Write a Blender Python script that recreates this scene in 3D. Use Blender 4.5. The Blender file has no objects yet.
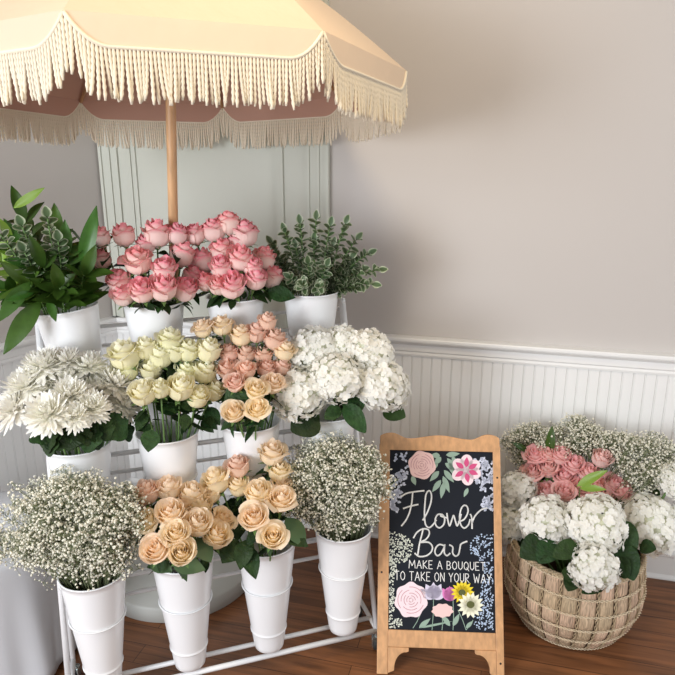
import bpy, math, random
from mathutils import Vector as V, Matrix, Quaternion
random.seed(7)
PI = math.pi
sc = bpy.context.scene
COL = sc.collection

# ------------------------------------------------------------------ camera
FPX = 670.0
PITCH = math.atan(193/670.0)
CH = 1.62
cP, sP = math.cos(PITCH), math.sin(PITCH)
cd = bpy.data.cameras.new('camera'); cam = bpy.data.objects.new('camera', cd); COL.objects.link(cam)
cam.location = (0, 0, CH); cam.rotation_euler = (PI/2-PITCH, 0, 0)
cd.sensor_width = 36; cd.lens = FPX/675*36; cd.clip_start = .05
sc.camera = cam
CAM = V((0, 0, CH))

def ray(x, y):                       # direction in the room of a picture coordinate
    dx, dy = x-337.5, y-337.5
    return V((dx, FPX*cP-dy*sP, -FPX*sP-dy*cP)).normalized()
def at_z(x, y, z):
    r = ray(x, y); return CAM+r*((z-CH)/r.z)
def at_plane(x, y, p0, n):
    r = ray(x, y); return CAM+r*((p0-CAM).dot(n)/r.dot(n))
def on_dome(x, y, c, R):
    r = ray(x, y); oc = CAM-c; b = r.dot(oc); q = b*b-(oc.dot(oc)-R*R)
    return CAM+r*(-b-math.sqrt(q)) if q > 0 else CAM+r*(-b)

# ------------------------------------------------------------------ materials
def mat(name, color, rough=.5, **k):
    m = bpy.data.materials.new(name); m.use_nodes = True
    nt = m.node_tree; b = nt.nodes['Principled BSDF']
    b.inputs['Base Color'].default_value = (*color, 1); b.inputs['Roughness'].default_value = rough
    if 'metal' in k: b.inputs['Metallic'].default_value = k['metal']
    if 'spec' in k: b.inputs['Specular IOR Level'].default_value = k['spec']
    if 'coat' in k: b.inputs['Coat Weight'].default_value = k['coat']
    if 'sheen' in k: b.inputs['Sheen Weight'].default_value = k['sheen']
    L = nt.links.new; N = nt.nodes.new
    csock = None
    if 'rim' in k:                                   # pigment towards a petal's or a leaf's edge
        a = N('ShaderNodeAttribute'); a.attribute_name = 'rim'
        mx = N('ShaderNodeMix'); mx.data_type = 'RGBA'
        mx.inputs[6].default_value = (*color, 1); mx.inputs[7].default_value = (*k['rim'], 1)
        L(a.outputs['Fac'], mx.inputs[0]); csock = mx.outputs[2]
    if 'var' in k:                                   # every copy a little different
        oi = N('ShaderNodeObjectInfo'); mr = N('ShaderNodeMapRange')
        mr.inputs[3].default_value = 1-k['var']; mr.inputs[4].default_value = 1+k['var']*.6
        L(oi.outputs['Random'], mr.inputs[0])
        hs = N('ShaderNodeHueSaturation')
        L(mr.outputs[0], hs.inputs['Value'])
        m2 = N('ShaderNodeMapRange'); m2.inputs[3].default_value = .5-k.get('hue', .012); m2.inputs[4].default_value = .5+k.get('hue', .012)
        mm = N('ShaderNodeMath'); mm.operation = 'FRACT'; mu = N('ShaderNodeMath'); mu.operation = 'MULTIPLY'; mu.inputs[1].default_value = 7.31
        L(oi.outputs['Random'], mu.inputs[0]); L(mu.outputs[0], mm.inputs[0]); L(mm.outputs[0], m2.inputs[0]); L(m2.outputs[0], hs.inputs['Hue'])
        if csock: L(csock, hs.inputs['Color'])
        else: hs.inputs['Color'].default_value = (*color, 1)
        csock = hs.outputs[0]
    if 'noise' in k:
        amp, scl = k['noise']
        tc = N('ShaderNodeTexCoord'); nz = N('ShaderNodeTexNoise'); nz.inputs['Scale'].default_value = scl; nz.inputs['Detail'].default_value = 4
        mp = N('ShaderNodeMapping'); mp.inputs['Scale'].default_value = k.get('stretch', (1, 1, 1))
        L(tc.outputs['Object'], mp.inputs[0]); L(mp.outputs[0], nz.inputs['Vector'])
        mr = N('ShaderNodeMapRange'); mr.inputs[1].default_value = .3; mr.inputs[2].default_value = .7
        mr.inputs[3].default_value = 1-amp; mr.inputs[4].default_value = 1+amp
        L(nz.outputs['Fac'], mr.inputs[0])
        h = N('ShaderNodeHueSaturation'); L(mr.outputs[0], h.inputs['Value'])
        if csock: L(csock, h.inputs['Color'])
        else: h.inputs['Color'].default_value = (*color, 1)
        csock = h.outputs[0]
    if csock: L(csock, b.inputs['Base Color'])
    if 'bump' in k:
        st, scl = k['bump']
        tc = N('ShaderNodeTexCoord'); nz = N('ShaderNodeTexNoise'); nz.inputs['Scale'].default_value = scl; nz.inputs['Detail'].default_value = 3
        mp = N('ShaderNodeMapping'); mp.inputs['Scale'].default_value = k.get('bstretch', (1, 1, 1))
        L(tc.outputs['Object'], mp.inputs[0]); L(mp.outputs[0], nz.inputs['Vector'])
        bp = N('ShaderNodeBump'); bp.inputs['Strength'].default_value = st; bp.inputs['Distance'].default_value = k.get('bdist', .003)
        L(nz.outputs['Fac'], bp.inputs['Height']); L(bp.outputs[0], b.inputs['Normal'])
    if 'thin' in k:                                  # petals and leaves let light through
        tr = N('ShaderNodeBsdfTranslucent'); ms = N('ShaderNodeMixShader'); ms.inputs[0].default_value = k['thin']
        if csock: L(csock, tr.inputs['Color'])
        else: tr.inputs['Color'].default_value = (*color, 1)
        L(b.outputs[0], ms.inputs[1]); L(tr.outputs[0], ms.inputs[2]); L(ms.outputs[0], nt.nodes['Material Output'].inputs['Surface'])
    return m

M = {}
M['wall'] = mat('wall_paint', (.535, .505, .478), .75, bump=(.08, 180), bdist=.001)
M['trimw'] = mat('white_trim_paint', (.83, .835, .825), .38)
M['panel'] = mat('painted_panel', (.53, .545, .475), .5)
M['ceil'] = mat('ceiling_paint', (.8, .78, .75), .8)
M['vase'] = mat('white_enamel', (.86, .87, .88), .28, coat=.3)
M['stand'] = mat('white_powder_coat', (.80, .81, .82), .35)
M['steel'] = mat('caster_steel', (.45, .5, .5), .25, metal=.9)
M['rubber'] = mat('caster_rubber', (.03, .035, .035), .4)
M['cloth'] = mat('table_linen', (.56, .57, .59), .9, bump=(.12, 300), bdist=.001)
M['base'] = mat('umbrella_base_paint', (.50, .51, .48), .5)
M['canopy'] = mat('cream_canvas', (.80, .65, .49), .9, thin=.22, bump=(.25, 14), bdist=.012)
M['underside'] = mat('blush_canvas_underside', (.55, .33, .25), .95, thin=.15)  # inner face of the canopy, darker and pinker than the top
M['fringe'] = mat('cream_cotton_fringe', (.82, .74, .59), .95, thin=.12)
M['pole'] = mat('honey_wood', (.60, .36, .18), .45, noise=(.18, 6), stretch=(9, 9, .8))
M['signwood'] = mat('pine_frame', (.60, .335, .16), .45, noise=(.16, 5), stretch=(14, 14, 1.2))
M['board'] = mat('chalkboard', (.010, .013, .020), .6, spec=.2)
M['chalk'] = mat('white_paint_pen', (.88, .88, .86), .8)
M['dotw'] = mat('white_paint_dots', (.72, .76, .66), .8)
M['dotb'] = mat('blue_white_paint_dots', (.50, .62, .80), .8)
M['lilac'] = mat('pale_lilac_paint', (.62, .66, .78), .8)
M['ppink'] = mat('pale_pink_paint', (.85, .60, .58), .8)
M['pblush'] = mat('blush_paint', (.87, .72, .76), .8)
M['pmag'] = mat('magenta_paint', (.62, .08, .22), .8)
M['pfuch'] = mat('fuchsia_paint', (.72, .22, .52), .8)
M['plav'] = mat('lavender_paint', (.68, .64, .78), .8)
M['pline'] = mat('dusty_rose_paint', (.55, .28, .32), .8)
M['psage'] = mat('sage_paint', (.30, .42, .34), .8)
M['pyel'] = mat('yellow_paint', (.86, .68, .03), .8)
M['pivory'] = mat('ivory_paint', (.90, .89, .70), .8)
M['polive'] = mat('olive_paint', (.10, .11, .03), .8)
M['stem'] = mat('green_stem', (.12, .22, .06), .6)
M['leaf'] = mat('rose_leaf', (.022, .052, .014), .5, spec=.22, var=.45, hue=.02, thin=.10, noise=(.35, 5), bump=(.3, 9), bdist=.02)
M['leaflt'] = mat('sage_leaf', (.09, .16, .07), .5, spec=.3, var=.2, thin=.12)
M['ruscus'] = mat('glossy_green_leaf', (.050, .125, .016), .38, spec=.4, var=.4, hue=.02, thin=.15, noise=(.12, 9))
M['brightleaf'] = mat('bright_green_leaf', (.22, .36, .05), .4, thin=.2)
M['varieg'] = mat('variegated_leaf', (.075, .13, .05), .5, rim=(.55, .60, .42), var=.25, thin=.12)
M['pink'] = mat('pink_petal', (.96, .75, .69), .6, rim=(.90, .27, .33), var=.05, hue=.01, thin=.3, sheen=.2)
M['bpink'] = mat('rosy_pink_petal', (.96, .72, .68), .6, rim=(.94, .50, .50), var=.05, thin=.35, sheen=.2)
M['palepink'] = mat('pale_pink_petal', (.93, .70, .67), .6, rim=(.92, .62, .60), var=.04, thin=.3)
M['cream'] = mat('pale_yellow_petal', (.95, .92, .64), .6, rim=(.95, .94, .76), var=.04, thin=.35, sheen=.2)
M['peach'] = mat('peach_petal', (.985, .86, .62), .6, rim=(.98, .83, .66), var=.04, hue=.010, thin=.38, sheen=.2)
M['coral'] = mat('deep_peach_petal', (.95, .69, .54), .6, rim=(.95, .70, .58), var=.05, hue=.01, thin=.35, sheen=.2)
M['mum'] = mat('white_chrysanthemum_petal', (.96, .94, .84), .6, rim=(.96, .955, .92), var=.02, thin=.25)
M['hyd'] = mat('white_hydrangea_petal', (.92, .91, .84), .65, rim=(.93, .93, .90), var=.03, thin=.3)
M['hydcore'] = mat('hydrangea_core', (.68, .70, .55), .8)
M['gyp'] = mat('gypsophila_white', (.84, .82, .70), .8, thin=.15)
M['gypstem'] = mat('gypsophila_stem', (.17, .20, .10), .8)
M['seagrass'] = mat('woven_seagrass', (.50, .385, .24), .8, rim=(.66, .46, .33), noise=(.40, 9), stretch=(26, 26, 1.6), bump=(1.0, 10), bstretch=(30, 30, 1.2), bdist=.006)
M['twine'] = mat('pale_twine', (.82, .70, .50), .8)
M['dark'] = mat('basket_gap', (.10, .06, .035), .9)
M['screw'] = mat('dark_bolt', (.05, .045, .04), .4, metal=.6)

# floor: boards running along the back wall
def floor_mat():
    m = bpy.data.materials.new('stained_wood_floor'); m.use_nodes = True
    nt = m.node_tree; b = nt.nodes['Principled BSDF']; N = nt.nodes.new; L = nt.links.new
    tc = N('ShaderNodeTexCoord'); mp = N('ShaderNodeMapping'); mp.inputs['Rotation'].default_value = (0, 0, 14.6*PI/180)
    L(tc.outputs['Object'], mp.inputs[0])
    br = N('ShaderNodeTexBrick'); br.offset = .37
    br.inputs['Scale'].default_value = 1; br.inputs['Brick Width'].default_value = 1.1; br.inputs['Row Height'].default_value = .083
    br.inputs['Mortar Size'].default_value = .0012; br.inputs['Mortar Smooth'].default_value = .1
    br.inputs['Color1'].default_value = (.23, .092, .036, 1); br.inputs['Color2'].default_value = (.145, .056, .022, 1); br.inputs['Mortar'].default_value = (.03, .012, .006, 1)
    L(mp.outputs[0], br.inputs['Vector'])
    m2 = N('ShaderNodeMapping'); m2.inputs['Scale'].default_value = (1.6, 22, 1); L(mp.outputs[0], m2.inputs[0])
    nz = N('ShaderNodeTexNoise'); nz.inputs['Scale'].default_value = 2.2; nz.inputs['Detail'].default_value = 7; nz.inputs['Distortion'].default_value = .8
    L(m2.outputs[0], nz.inputs['Vector'])
    mr = N('ShaderNodeMapRange'); mr.inputs[1].default_value = .3; mr.inputs[2].default_value = .7; mr.inputs[3].default_value = .55; mr.inputs[4].default_value = 1.35
    L(nz.outputs['Fac'], mr.inputs[0])
    hs = N('ShaderNodeHueSaturation'); L(br.outputs['Color'], hs.inputs['Color']); L(mr.outputs[0], hs.inputs['Value'])
    L(hs.outputs[0], b.inputs['Base Color'])
    b.inputs['Roughness'].default_value = .36; b.inputs['Specular IOR Level'].default_value = .45
    bp = N('ShaderNodeBump'); bp.inputs['Strength'].default_value = .12; bp.inputs['Distance'].default_value = .002
    L(nz.outputs['Fac'], bp.inputs['Height']); L(bp.outputs[0], b.inputs['Normal'])
    return m
M['floor'] = floor_mat()

# ------------------------------------------------------------------ mesh helpers
class MB:
    def __init__(s): s.v = []; s.f = []; s.a = []
    def add(s, vs, fs, at=None):
        o = len(s.v); s.v += [tuple(p) for p in vs]; s.f += [tuple(i+o for i in f) for f in fs]
        s.a += (at if at else [0.0]*len(vs))
    def box(s, lo, hi, mtx=None):
        x0, y0, z0 = lo; x1, y1, z1 = hi
        vs = [V((x, y, z)) for z in (z0, z1) for y in (y0, y1) for x in (x0, x1)]
        if mtx: vs = [mtx@p for p in vs]
        s.add(vs, [(0, 2, 3, 1), (4, 5, 7, 6), (0, 1, 5, 4), (2, 6, 7, 3), (0, 4, 6, 2), (1, 3, 7, 5)])
    def tube(s, pts, r, n=8, cap=True, closed=False):
        pts = [V(p) for p in pts]; m = len(pts)
        rs = r if isinstance(r, (list, tuple)) else [r]*m
        up = None; vs = []
        for i, p in enumerate(pts):
            if closed: t = pts[(i+1) % m]-pts[i-1]
            else: t = pts[min(i+1, m-1)]-pts[max(i-1, 0)]
            if t.length < 1e-9: t = V((0, 0, 1))
            t.normalize()
            if up is None: up = V((0, 0, 1)) if abs(t.z) < .9 else V((1, 0, 0))
            a = up.cross(t)
            if a.length < 1e-4: a = V((0, 1, 0)).cross(t)
            a.normalize(); b = t.cross(a); up = b
            up = b if b.length > 0 else up
            vs += [p+(a*math.cos(2*PI*k/n)+b*math.sin(2*PI*k/n))*rs[i] for k in range(n)]
            up = -b if False else b
        fs = []
        for i in range(m if closed else m-1):
            j = (i+1) % m
            fs += [(i*n+k, i*n+(k+1) % n, j*n+(k+1) % n, j*n+k) for k in range(n)]
        if cap and not closed: fs += [tuple(range(n-1, -1, -1)), tuple((m-1)*n+k for k in range(n))]
        s.add(vs, fs)
    def lathe(s, prof, n=48, c=(0, 0, 0), wob=None):
        c = V(c); vs = []; m = len(prof)
        for (r, z) in prof:
            for k in range(n):
                a = 2*PI*k/n; rr = r*(wob(a, z) if wob else 1)
                vs.append(c+V((rr*math.cos(a), rr*math.sin(a), z)))
        s.add(vs, [(i*n+k, i*n+(k+1) % n, (i+1)*n+(k+1) % n, (i+1)*n+k) for i in range(m-1) for k in range(n)])
    def grid(s, fn, nu, nv, at=None):
        vs = []; aa = []
        for j in range(nv+1):
            for i in range(nu+1):
                vs.append(fn(i/nu, j/nv)); aa.append(at(i/nu, j/nv) if at else 0.0)
        s.add(vs, [(j*(nu+1)+i, j*(nu+1)+i+1, (j+1)*(nu+1)+i+1, (j+1)*(nu+1)+i) for j in range(nv) for i in range(nu)], aa)
    def mesh(s, name, m, smooth=True):
        me = bpy.data.meshes.new(name); me.from_pydata(s.v, [], s.f); me.materials.append(m)
        if any(s.a):
            at = me.attributes.new('rim', 'FLOAT', 'POINT'); at.data.foreach_set('value', s.a)
        me.polygons.foreach_set('use_smooth', [smooth]*len(me.polygons)); me.update()
        return me
    def build(s, name, m, parent=None, smooth=True, loc=None):
        return obj(name, s.mesh(name, m, smooth), parent, loc)

def obj(name, me, parent=None, loc=None, mtx=None):
    o = bpy.data.objects.new(name, me); COL.objects.link(o)
    if parent:
        o.parent = parent
    if mtx is not None: o.matrix_local = mtx
    elif loc is not None: o.location = loc
    return o
def tag(o, label, cat, group=None):
    o['label'] = label; o['category'] = cat
    if group: o['group'] = group
    return o
def thing(name, label, cat, loc=(0, 0, 0), group=None):
    o = bpy.data.objects.new(name, None); COL.objects.link(o); o.location = loc; o.empty_display_size = .05
    return tag(o, label, cat, group)
def struct(o): o['kind'] = 'structure'; return o
def bevel(o, w=.003, seg=2):
    md = o.modifiers.new('bevel', 'BEVEL'); md.width = w; md.segments = seg; md.limit_method = 'ANGLE'; md.angle_limit = .6
    return o
def frame_from(axis, roll=0.0):
    q = V((0, 0, 1)).rotation_difference(V(axis).normalized())
    return q.to_matrix().to_4x4()@Matrix.Rotation(roll, 4, 'Z')

# ------------------------------------------------------------------ the room
WA = 14.6*PI/180
WC = V((-.968, 2.837, 0))                                        # corner
WB = Matrix.Translation(WC)@Matrix.Rotation(-WA, 4, 'Z')           # x along back wall, y into the wall
LA = 34*PI/180
WL = Matrix.Translation(WC)@Matrix.Rotation(-LA-PI/2, 4, 'Z')@Matrix.Diagonal((1, -1, 1, 1))   # x along left wall towards the viewer, y into the wall
RAIL = .905
def wall_piece(name, mtx, L, kind):
    mb = MB()
    if kind == 'wall': mb.box((-.12, 0, 0), (L, .12, 2.9), mtx); m = M['wall']
    return struct(mb.build(name, m, smooth=False))
def extrude_profile(prof, x0, x1, mtx):
    mb = MB(); n = len(prof)
    vs = [mtx@V((x, y, z)) for x in (x0, x1) for (y, z) in prof]
    mb.add(vs, [(i, (i+1) % n, n+(i+1) % n, n+i) for i in range(n)]+[tuple(range(n)), tuple(range(2*n-1, n-1, -1))])
    return mb
def beadboard(name, L, mtx):
    mb = MB(); pts = []; x = 0.0; p = .0385
    d = .010
    while x < L:
        pts += [(x, -d), (x+p-.007, -d), (x+p-.0058, -d+.0035), (x+p-.0046, -d+.0003), (x+p-.0022, -d-.0004), (x+p-.0010, -d+.0018)]
        x += p
    vs = [mtx@V((a, b, z)) for z in (.11, RAIL-.05) for (a, b) in pts]
    n = len(pts)
    mb.add(vs, [(i, i+1, n+i+1, n+i) for i in range(n-1)])
    return struct(mb.build(name, M['trimw'], smooth=False))
back = wall_piece('wall_back', WB, 4.2, 'wall')
left = wall_piece('wall_left', WL, 3.4, 'wall')
rail_prof = [(0, RAIL-.078), (-.016, RAIL-.078), (-.018, RAIL-.070), (-.016, RAIL-.062), (-.020, RAIL-.056), (-.020, RAIL-.032), (-.024, RAIL-.028), (-.030, RAIL-.022),
             (-.040, RAIL-.018), (-.043, RAIL-.012), (-.043, RAIL-.004), (-.040, RAIL), (0, RAIL)]
base_prof = [(0, 0), (-.022, 0), (-.022, .006), (-.016, .02), (-.016, .096), (-.020, .102), (-.020, .112), (-.012, .124), (0, .126)]
for nm, mt, L in (('back', WB, 4.2), ('left', WL, 3.4)):
    beadboard('wall_%s_wainscot' % nm, L, mt)
    struct(extrude_profile(rail_prof, 0, L, mt).build('trim_%d' % (1 if nm == 'back' else 2), M['trimw'], smooth=False))
    struct(extrude_profile(base_prof, 0, L, mt).build('baseboard_'+nm, M['trimw'], smooth=False))
mb = MB(); mb.box((-3.2, -3.0, -.05), (4.2, 3.4, 0)); struct(mb.build('floor', M['floor'], smooth=False))

# shuttered window above the chair rail
WLI = WB.inverted()
def wall_x(px, py):
    p = at_plane(px, py, WC, V((math.sin(WA), math.cos(WA), 0))); return (WLI@p).x
xs = [wall_x(101, 150), wall_x(110, 150), wall_x(119, 150), wall_x(137, 150), wall_x(277, 150), wall_x(284, 150), wall_x(308, 150), wall_x(318, 150), wall_x(330, 150)]
win = struct(thing_w := bpy.data.objects.new('window_1', None)); COL.objects.link(win)
TOP = 2.35
mb = MB(); mb.box((xs[2], -.012, RAIL), (xs[6], -.001, TOP), WB); mb.build('shutter_panel', M['panel'], win, False)
mb = MB()
def strip(x0, x1, d):
    d = .006+d*.55
    mb.box((x0, -d, RAIL), (x1, -.002, TOP), WB)
strip(xs[0], xs[0]+.012, .034); strip(xs[0]+.012, xs[1], .022); strip(xs[1], xs[1]+.008, .030); strip(xs[1]+.008, xs[2]-.008, .018); strip(xs[2]-.008, xs[2], .028)
strip(xs[6], xs[6]+.01, .028); strip(xs[6]+.01, xs[7], .018); strip(xs[7], xs[7]+.01, .028); strip(xs[7]+.01, xs[8]-.012, .02); strip(xs[8]-.012, xs[8], .034)
mb.box((xs[0], -.034, TOP), (xs[8], -.002, TOP+.09), WB)
mb.build('window_frame', M['panel'], win, False)
mb = MB(); strip(xs[3]-.01, xs[3], .024); strip(xs[4], xs[5], .026); strip(xs[3]-.03, xs[3]-.024, .02)
mb.build('panel_moulding', M['panel'], win, False)

# ------------------------------------------------------------------ display stand
TH = 18.18*PI/180
U = V((math.cos(TH), math.sin(TH), 0)); W = V((-math.sin(TH), math.cos(TH), 0)); Z = V((0, 0, 1))
SP = .247
ROWS = [V((-.686, 1.622, .469)), V((-.735, 1.742, .807)), V((-.790, 1.899, 1.161))]
VH = .374; RT = .0895; RB = .0455
E0 = V((-.773, 1.571, 0)); LEN = .95
stand = thing('flower_stand', 'white tubular metal three tier flower stand on casters', 'stand', E0)
def sp(u, w, z): return U*u+W*w+Z*z                                 # relative to the stand's origin
def bars(name, segs, r=.007, n=8):
    mb = MB()
    for s_ in segs: mb.tube(s_, r, n)
    return mb.build(name, M['stand'], stand)
def row_w(t): return (ROWS[t]-E0).dot(W)
def row_u(t): return (ROWS[t]-E0).dot(U)
zb = .074
DB = .17
for u in (0.0, LEN):
    bars('side_post', [[sp(u, 0, zb), sp(u, row_w(2)+.045, 1.12)]], .009)
    bars('rear_post', [[sp(u, DB, zb), sp(u, row_w(2)+.055, 1.12)]], .008)
    bars('side_rail', [[sp(u, 0, zb), sp(u, DB, zb)]], .008)
    for t in range(3):
        zr = ROWS[t].z-.142
        k = (zr+.06-zb)/(1.12-zb); wf = k*(row_w(2)+.045)
        bars('tier_bracket', [[sp(u, wf, zr+.06), sp(u, DB*(1-k)+k*(row_w(2)+.055), zr+.06)]] if t < 2 else [[sp(u, row_w(2)+.03, 1.115), sp(u, row_w(2)+.07, 1.115)]], .006)
bars('base_rail', [[sp(0, -.004, zb), sp(LEN, -.004, zb)]], .0085)
bars('base_rail', [[sp(0, .058, zb+.002), sp(LEN, .058, zb+.002)]], .0075)
for t in range(3):
    zr = ROWS[t].z-.142; wc = row_w(t)
    for dz in (0, .062):
        segs = [[sp(0, wc+.072, zr+dz), sp(LEN, wc+.072, zr+dz)]]
        # short returns that tie the rail to the sloping post
        for u in (0, LEN):
            kk = (zr+dz-zb)/(1.12-zb); segs.append([sp(u, kk*(row_w(2)+.045), zr+dz), sp(u, wc+.072, zr+dz)])
        bars('tier_rail', segs, .0062)
    if t < 2: bars('tier_rail', [[sp(0, wc+.13, zr+.03), sp(LEN, wc+.13, zr+.03)]], .005)
def vase_r(h): return RB+(RT-RB)*(h/VH)**.95
for t in range(3):
    for k in range(4):
        c = ROWS[t]+U*SP*k-E0; zr = ROWS[t].z-.142; rr = vase_r(VH-.142)+.0032
        mb = MB(); mb.tube([c.xy.to_3d()+V((rr*math.cos(a*PI/24), rr*math.sin(a*PI/24), zr)) for a in range(48)], .0026, 6, closed=True)
        cc = c.xy.to_3d()+Z*zr
        for s_ in (-.03, .03): mb.tube([cc+W*(rr*.93)+U*s_, cc+W*.076+U*s_], .003, 6)
        mb.build('vase_ring', M['stand'], stand)
def caster(u, w):
    p = sp(u, w, 0)
    mb = MB(); mb.tube([p+Z*.05, p+Z*.074], .008, 10); mb.box((-.014, -.010, .034), (.014, .010, .051), Matrix.Translation(p))
    mb.box((-.0155, -.013, .016), (-.0115, .013, .046), Matrix.Translation(p)); mb.box((.0115, -.013, .016), (.0155, .013, .046), Matrix.Translation(p))
    c = mb.build('caster', M['steel'], stand, False)
    m2 = MB(); m2.tube([p+V((-.010, 0, .024)), p+V((-.007, 0, .024)), p+V((.007, 0, .024)), p+V((.010, 0, .024))], [.021, .024, .024, .021], 24)
    m2.build('wheel', M['rubber'], c, False)
for u, w in ((0, 0), (LEN, 0), (0, DB), (LEN, DB)): caster(u, w)

# ------------------------------------------------------------------ vases
tiers = ['bottom', 'middle', 'top']; nth = ['first', 'second', 'third', 'fourth']
hold = [['a wide cloud of baby\'s breath', 'peach roses', 'peach roses with wide sage leaves', 'a round cloud of baby\'s breath'],
        ['white chrysanthemums', 'pale yellow roses', 'deep peach roses', 'white hydrangeas'],
        ['large leafy greenery', 'pink roses', 'pink roses', 'small variegated foliage']]
prof = [(0.002, 0), (RB-.004, 0), (RB, .003)]
for i in range(1, 25):
    h = VH*i/24
    if i == 5: prof += [(vase_r(.066)+.0005, .066), (vase_r(.068)+.0028, .068), (vase_r(.070)+.0028, .0705), (vase_r(.072)+.0005, .073)]
    prof.append((vase_r(h), h))
prof += [(RT+.002, VH+.001), (RT+.0025, VH+.003), (RT, VH+.005), (RT-.003, VH+.003), (RT-.0035, VH-.002)]
prof += [(vase_r(VH*.6)-.003, VH*.6), (vase_r(VH*.2)-.003, VH*.2), (RB-.004, .005), (.002, .004)]
mb = MB(); mb.lathe(prof, 56); vme = mb.mesh('flower_vase', M['vase'])
mb = MB(); mb.lathe([(.0, 0), (vase_r(VH*.7)-.005, 0)], 32)
VT = {}
for t in range(3):
    for k in range(4):
        c = ROWS[t]+U*SP*k; VT[t, k] = c
        o = obj('flower_vase', vme, None, (c.x, c.y, c.z-VH))
        if (t, k) == (2, 0):                                  # this one hangs a little askew
            a_ = -6*PI/180; o.rotation_euler = (0, a_, 0); o.location = c-V((math.sin(a_), 0, math.cos(a_)))*VH
        tag(o, 'white metal cone vase of %s, %s on the %s tier' % (hold[t][k], nth[k], tiers[t]), 'vase', 'white metal vases on the stand')

# ------------------------------------------------------------------ flowers
def petal(mb, a0, r, h, w, flare, inward, seed, nu=6, nv=8, z0=0):
    rnd = random.Random(seed); ph = rnd.uniform(0, 6); wav = rnd.uniform(.01, .03); tipj = rnd.uniform(-.05, .05); pt = rnd.uniform(.02, .10)
    def fn(a, b):
        u = a*2-1; v = b
        ww = w*(.45+.55*math.sin(PI*min(.5, .06+v*.75)))*(1 if v < .72 else 1-.30*((v-.72)/.28)**2)
        th = a0+u*ww
        R = r*(.20+.80*math.sin(PI/2*min(1, v*2.0))**.75)
        R *= 1-inward*max(0, v-.40)**1.4
        R += flare*max(0, (v-.62)/.38)**1.8
        R += .03*u
        R += wav*math.sin(4*u+ph)*v*v
        z = z0+h*v*(1-.14*u*u*v*v)+tipj*v+pt*(1-abs(u))*v**5
        z -= flare*.55*max(0, (v-.78)/.22)**2
        return V((R*math.cos(th), R*math.sin(th), z))
    mb.grid(fn, nu, nv, lambda a, b: max(0, (b-.72)/.28)**1.5 if b > .72 else 0.0)
def rose_mesh(name, seed, m, opened=1.0):
    rnd = random.Random(seed); mb = MB(); a = rnd.uniform(0, 6); k_ = opened
    layers = [(3, .15, 1.62, 1.6, .02, .3), (3, .28, 1.66, 1.35, .03, .35), (4, .42, 1.60, 1.15, .06*k_, .30), (4, .55, 1.54, 1.10, .13*k_, .22), (4, .66, 1.44, 1.05, .22*k_, .12), (4, .75, 1.28, .98, .34*k_, .0)]
    if opened > 1: layers.append((4, .84, .92, .72, .34, 0))
    for li, (n, r, h, w, fl, inn) in enumerate(layers):
        for k in range(n):
            petal(mb, a+2*PI*k/n+rnd.uniform(-.15, .15), r*rnd.uniform(.95, 1.05), h*rnd.uniform(.93, 1.05), w, fl*rnd.uniform(.5, 1.4), inn, rnd.random())
        a += 2.4
    for p in range(len(mb.v)):
        x, y, z = mb.v[p]; mb.v[p] = (x, y, z-.72)
    return mb.mesh(name, m)
def leaf_into(mb, p0, d, n, L, Wd, bend=.25, nu=4, nv=7, fold=.25, prof=None, wav=0):
    d = d.normalized(); n = (n-d*n.dot(d))
    if n.length < 1e-3: n = d.orthogonal()
    n.normalize(); s_ = d.cross(n); ph = random.uniform(0, 6)
    def fn(a, b):
        u = a*2-1; w = (math.sin(PI*min(1, b**.85*.97+.02))**.9 if prof is None else prof(b))*Wd*.5
        if wav: w *= 1+wav*math.cos(b*26)
        return p0+d*(L*b*(1-.12*bend*b))+s_*(u*w)+n*(abs(u)*w*fold-bend*L*b*b*.6+.02*L*math.sin(b*7+ph)*abs(u))
    mb.grid(fn, nu, nv, lambda a, b: 1.0 if (abs(a*2-1) > .9 or b > .97) else 0.0)
def leaf_mesh(name, L, Wd, m, **k):
    mb = MB(); leaf_into(mb, V((0, 0, 0)), V((1, 0, 0)), V((0, 0, 1)), L, Wd, **k); return mb.mesh(name, m)
roseL = [leaf_mesh('leaf', 1, .55, M['leaf'], bend=b) for b in (.15, .35, .6)]
sageL = [leaf_mesh('leaf', 1, .52, M['leaflt'], bend=b) for b in (.15, .35)]
mb = MB()
for k in range(5):
    a = 2*PI*k/5; leaf_into(mb, V((.1*math.cos(a), .1*math.sin(a), -.70)), V((math.cos(a), math.sin(a), .55)), V((0, 0, 1)), .85, .3, bend=.6, nu=2, nv=4)
mb.lathe([(.02, -.86), (.16, -.80), (.2, -.69), (.1, -.6)], 8)
sepal_me = mb.mesh('sepals', M['stem'])
RM = {}
OPEN = {'pink': (.3, .5, .7, .45, .9), 'bpink': (.6, .8, 1, .9, .5), 'palepink': (.3, .4), 'cream': (.3, .5, .8, .6, .4), 'peach': (.5, .8, 1.0, .65, .4, .9), 'coral': (.4, .6, .9, .75)}
for key, ops in OPEN.items():
    RM[key] = [rose_mesh('bloom', 100+i*7+len(key), M[key], op) for i, op in enumerate(ops)]
rs = random.Random(3)
def place(name, me, parent, pos, axis, scale, roll=None):
    m = Matrix.Translation(pos)@frame_from(axis, rs.uniform(0, 6.28) if roll is None else roll)@Matrix.Diagonal((*((scale,)*3 if not isinstance(scale, tuple) else scale), 1))
    return obj(name, me, parent, mtx=m)
def stem_path(root, c, zc, P, ax, rmax, n=7, off=.04):
    # from inside the vase through its mouth to just under the bloom
    hz = V((P.x-c.x, P.y-c.y, 0)); k = min(hz.length*.7, rmax)
    mouth = V((c.x, c.y, zc))+(hz.normalized()*k if hz.length > 1e-5 else V((0, 0, 0)))
    e = P-ax*off
    pts = []
    for i in range(n+1):
        t = i/n; a = root.lerp(mouth, t); b = mouth.lerp(e, t); pts.append(a.lerp(b, t))
    return pts
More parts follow.
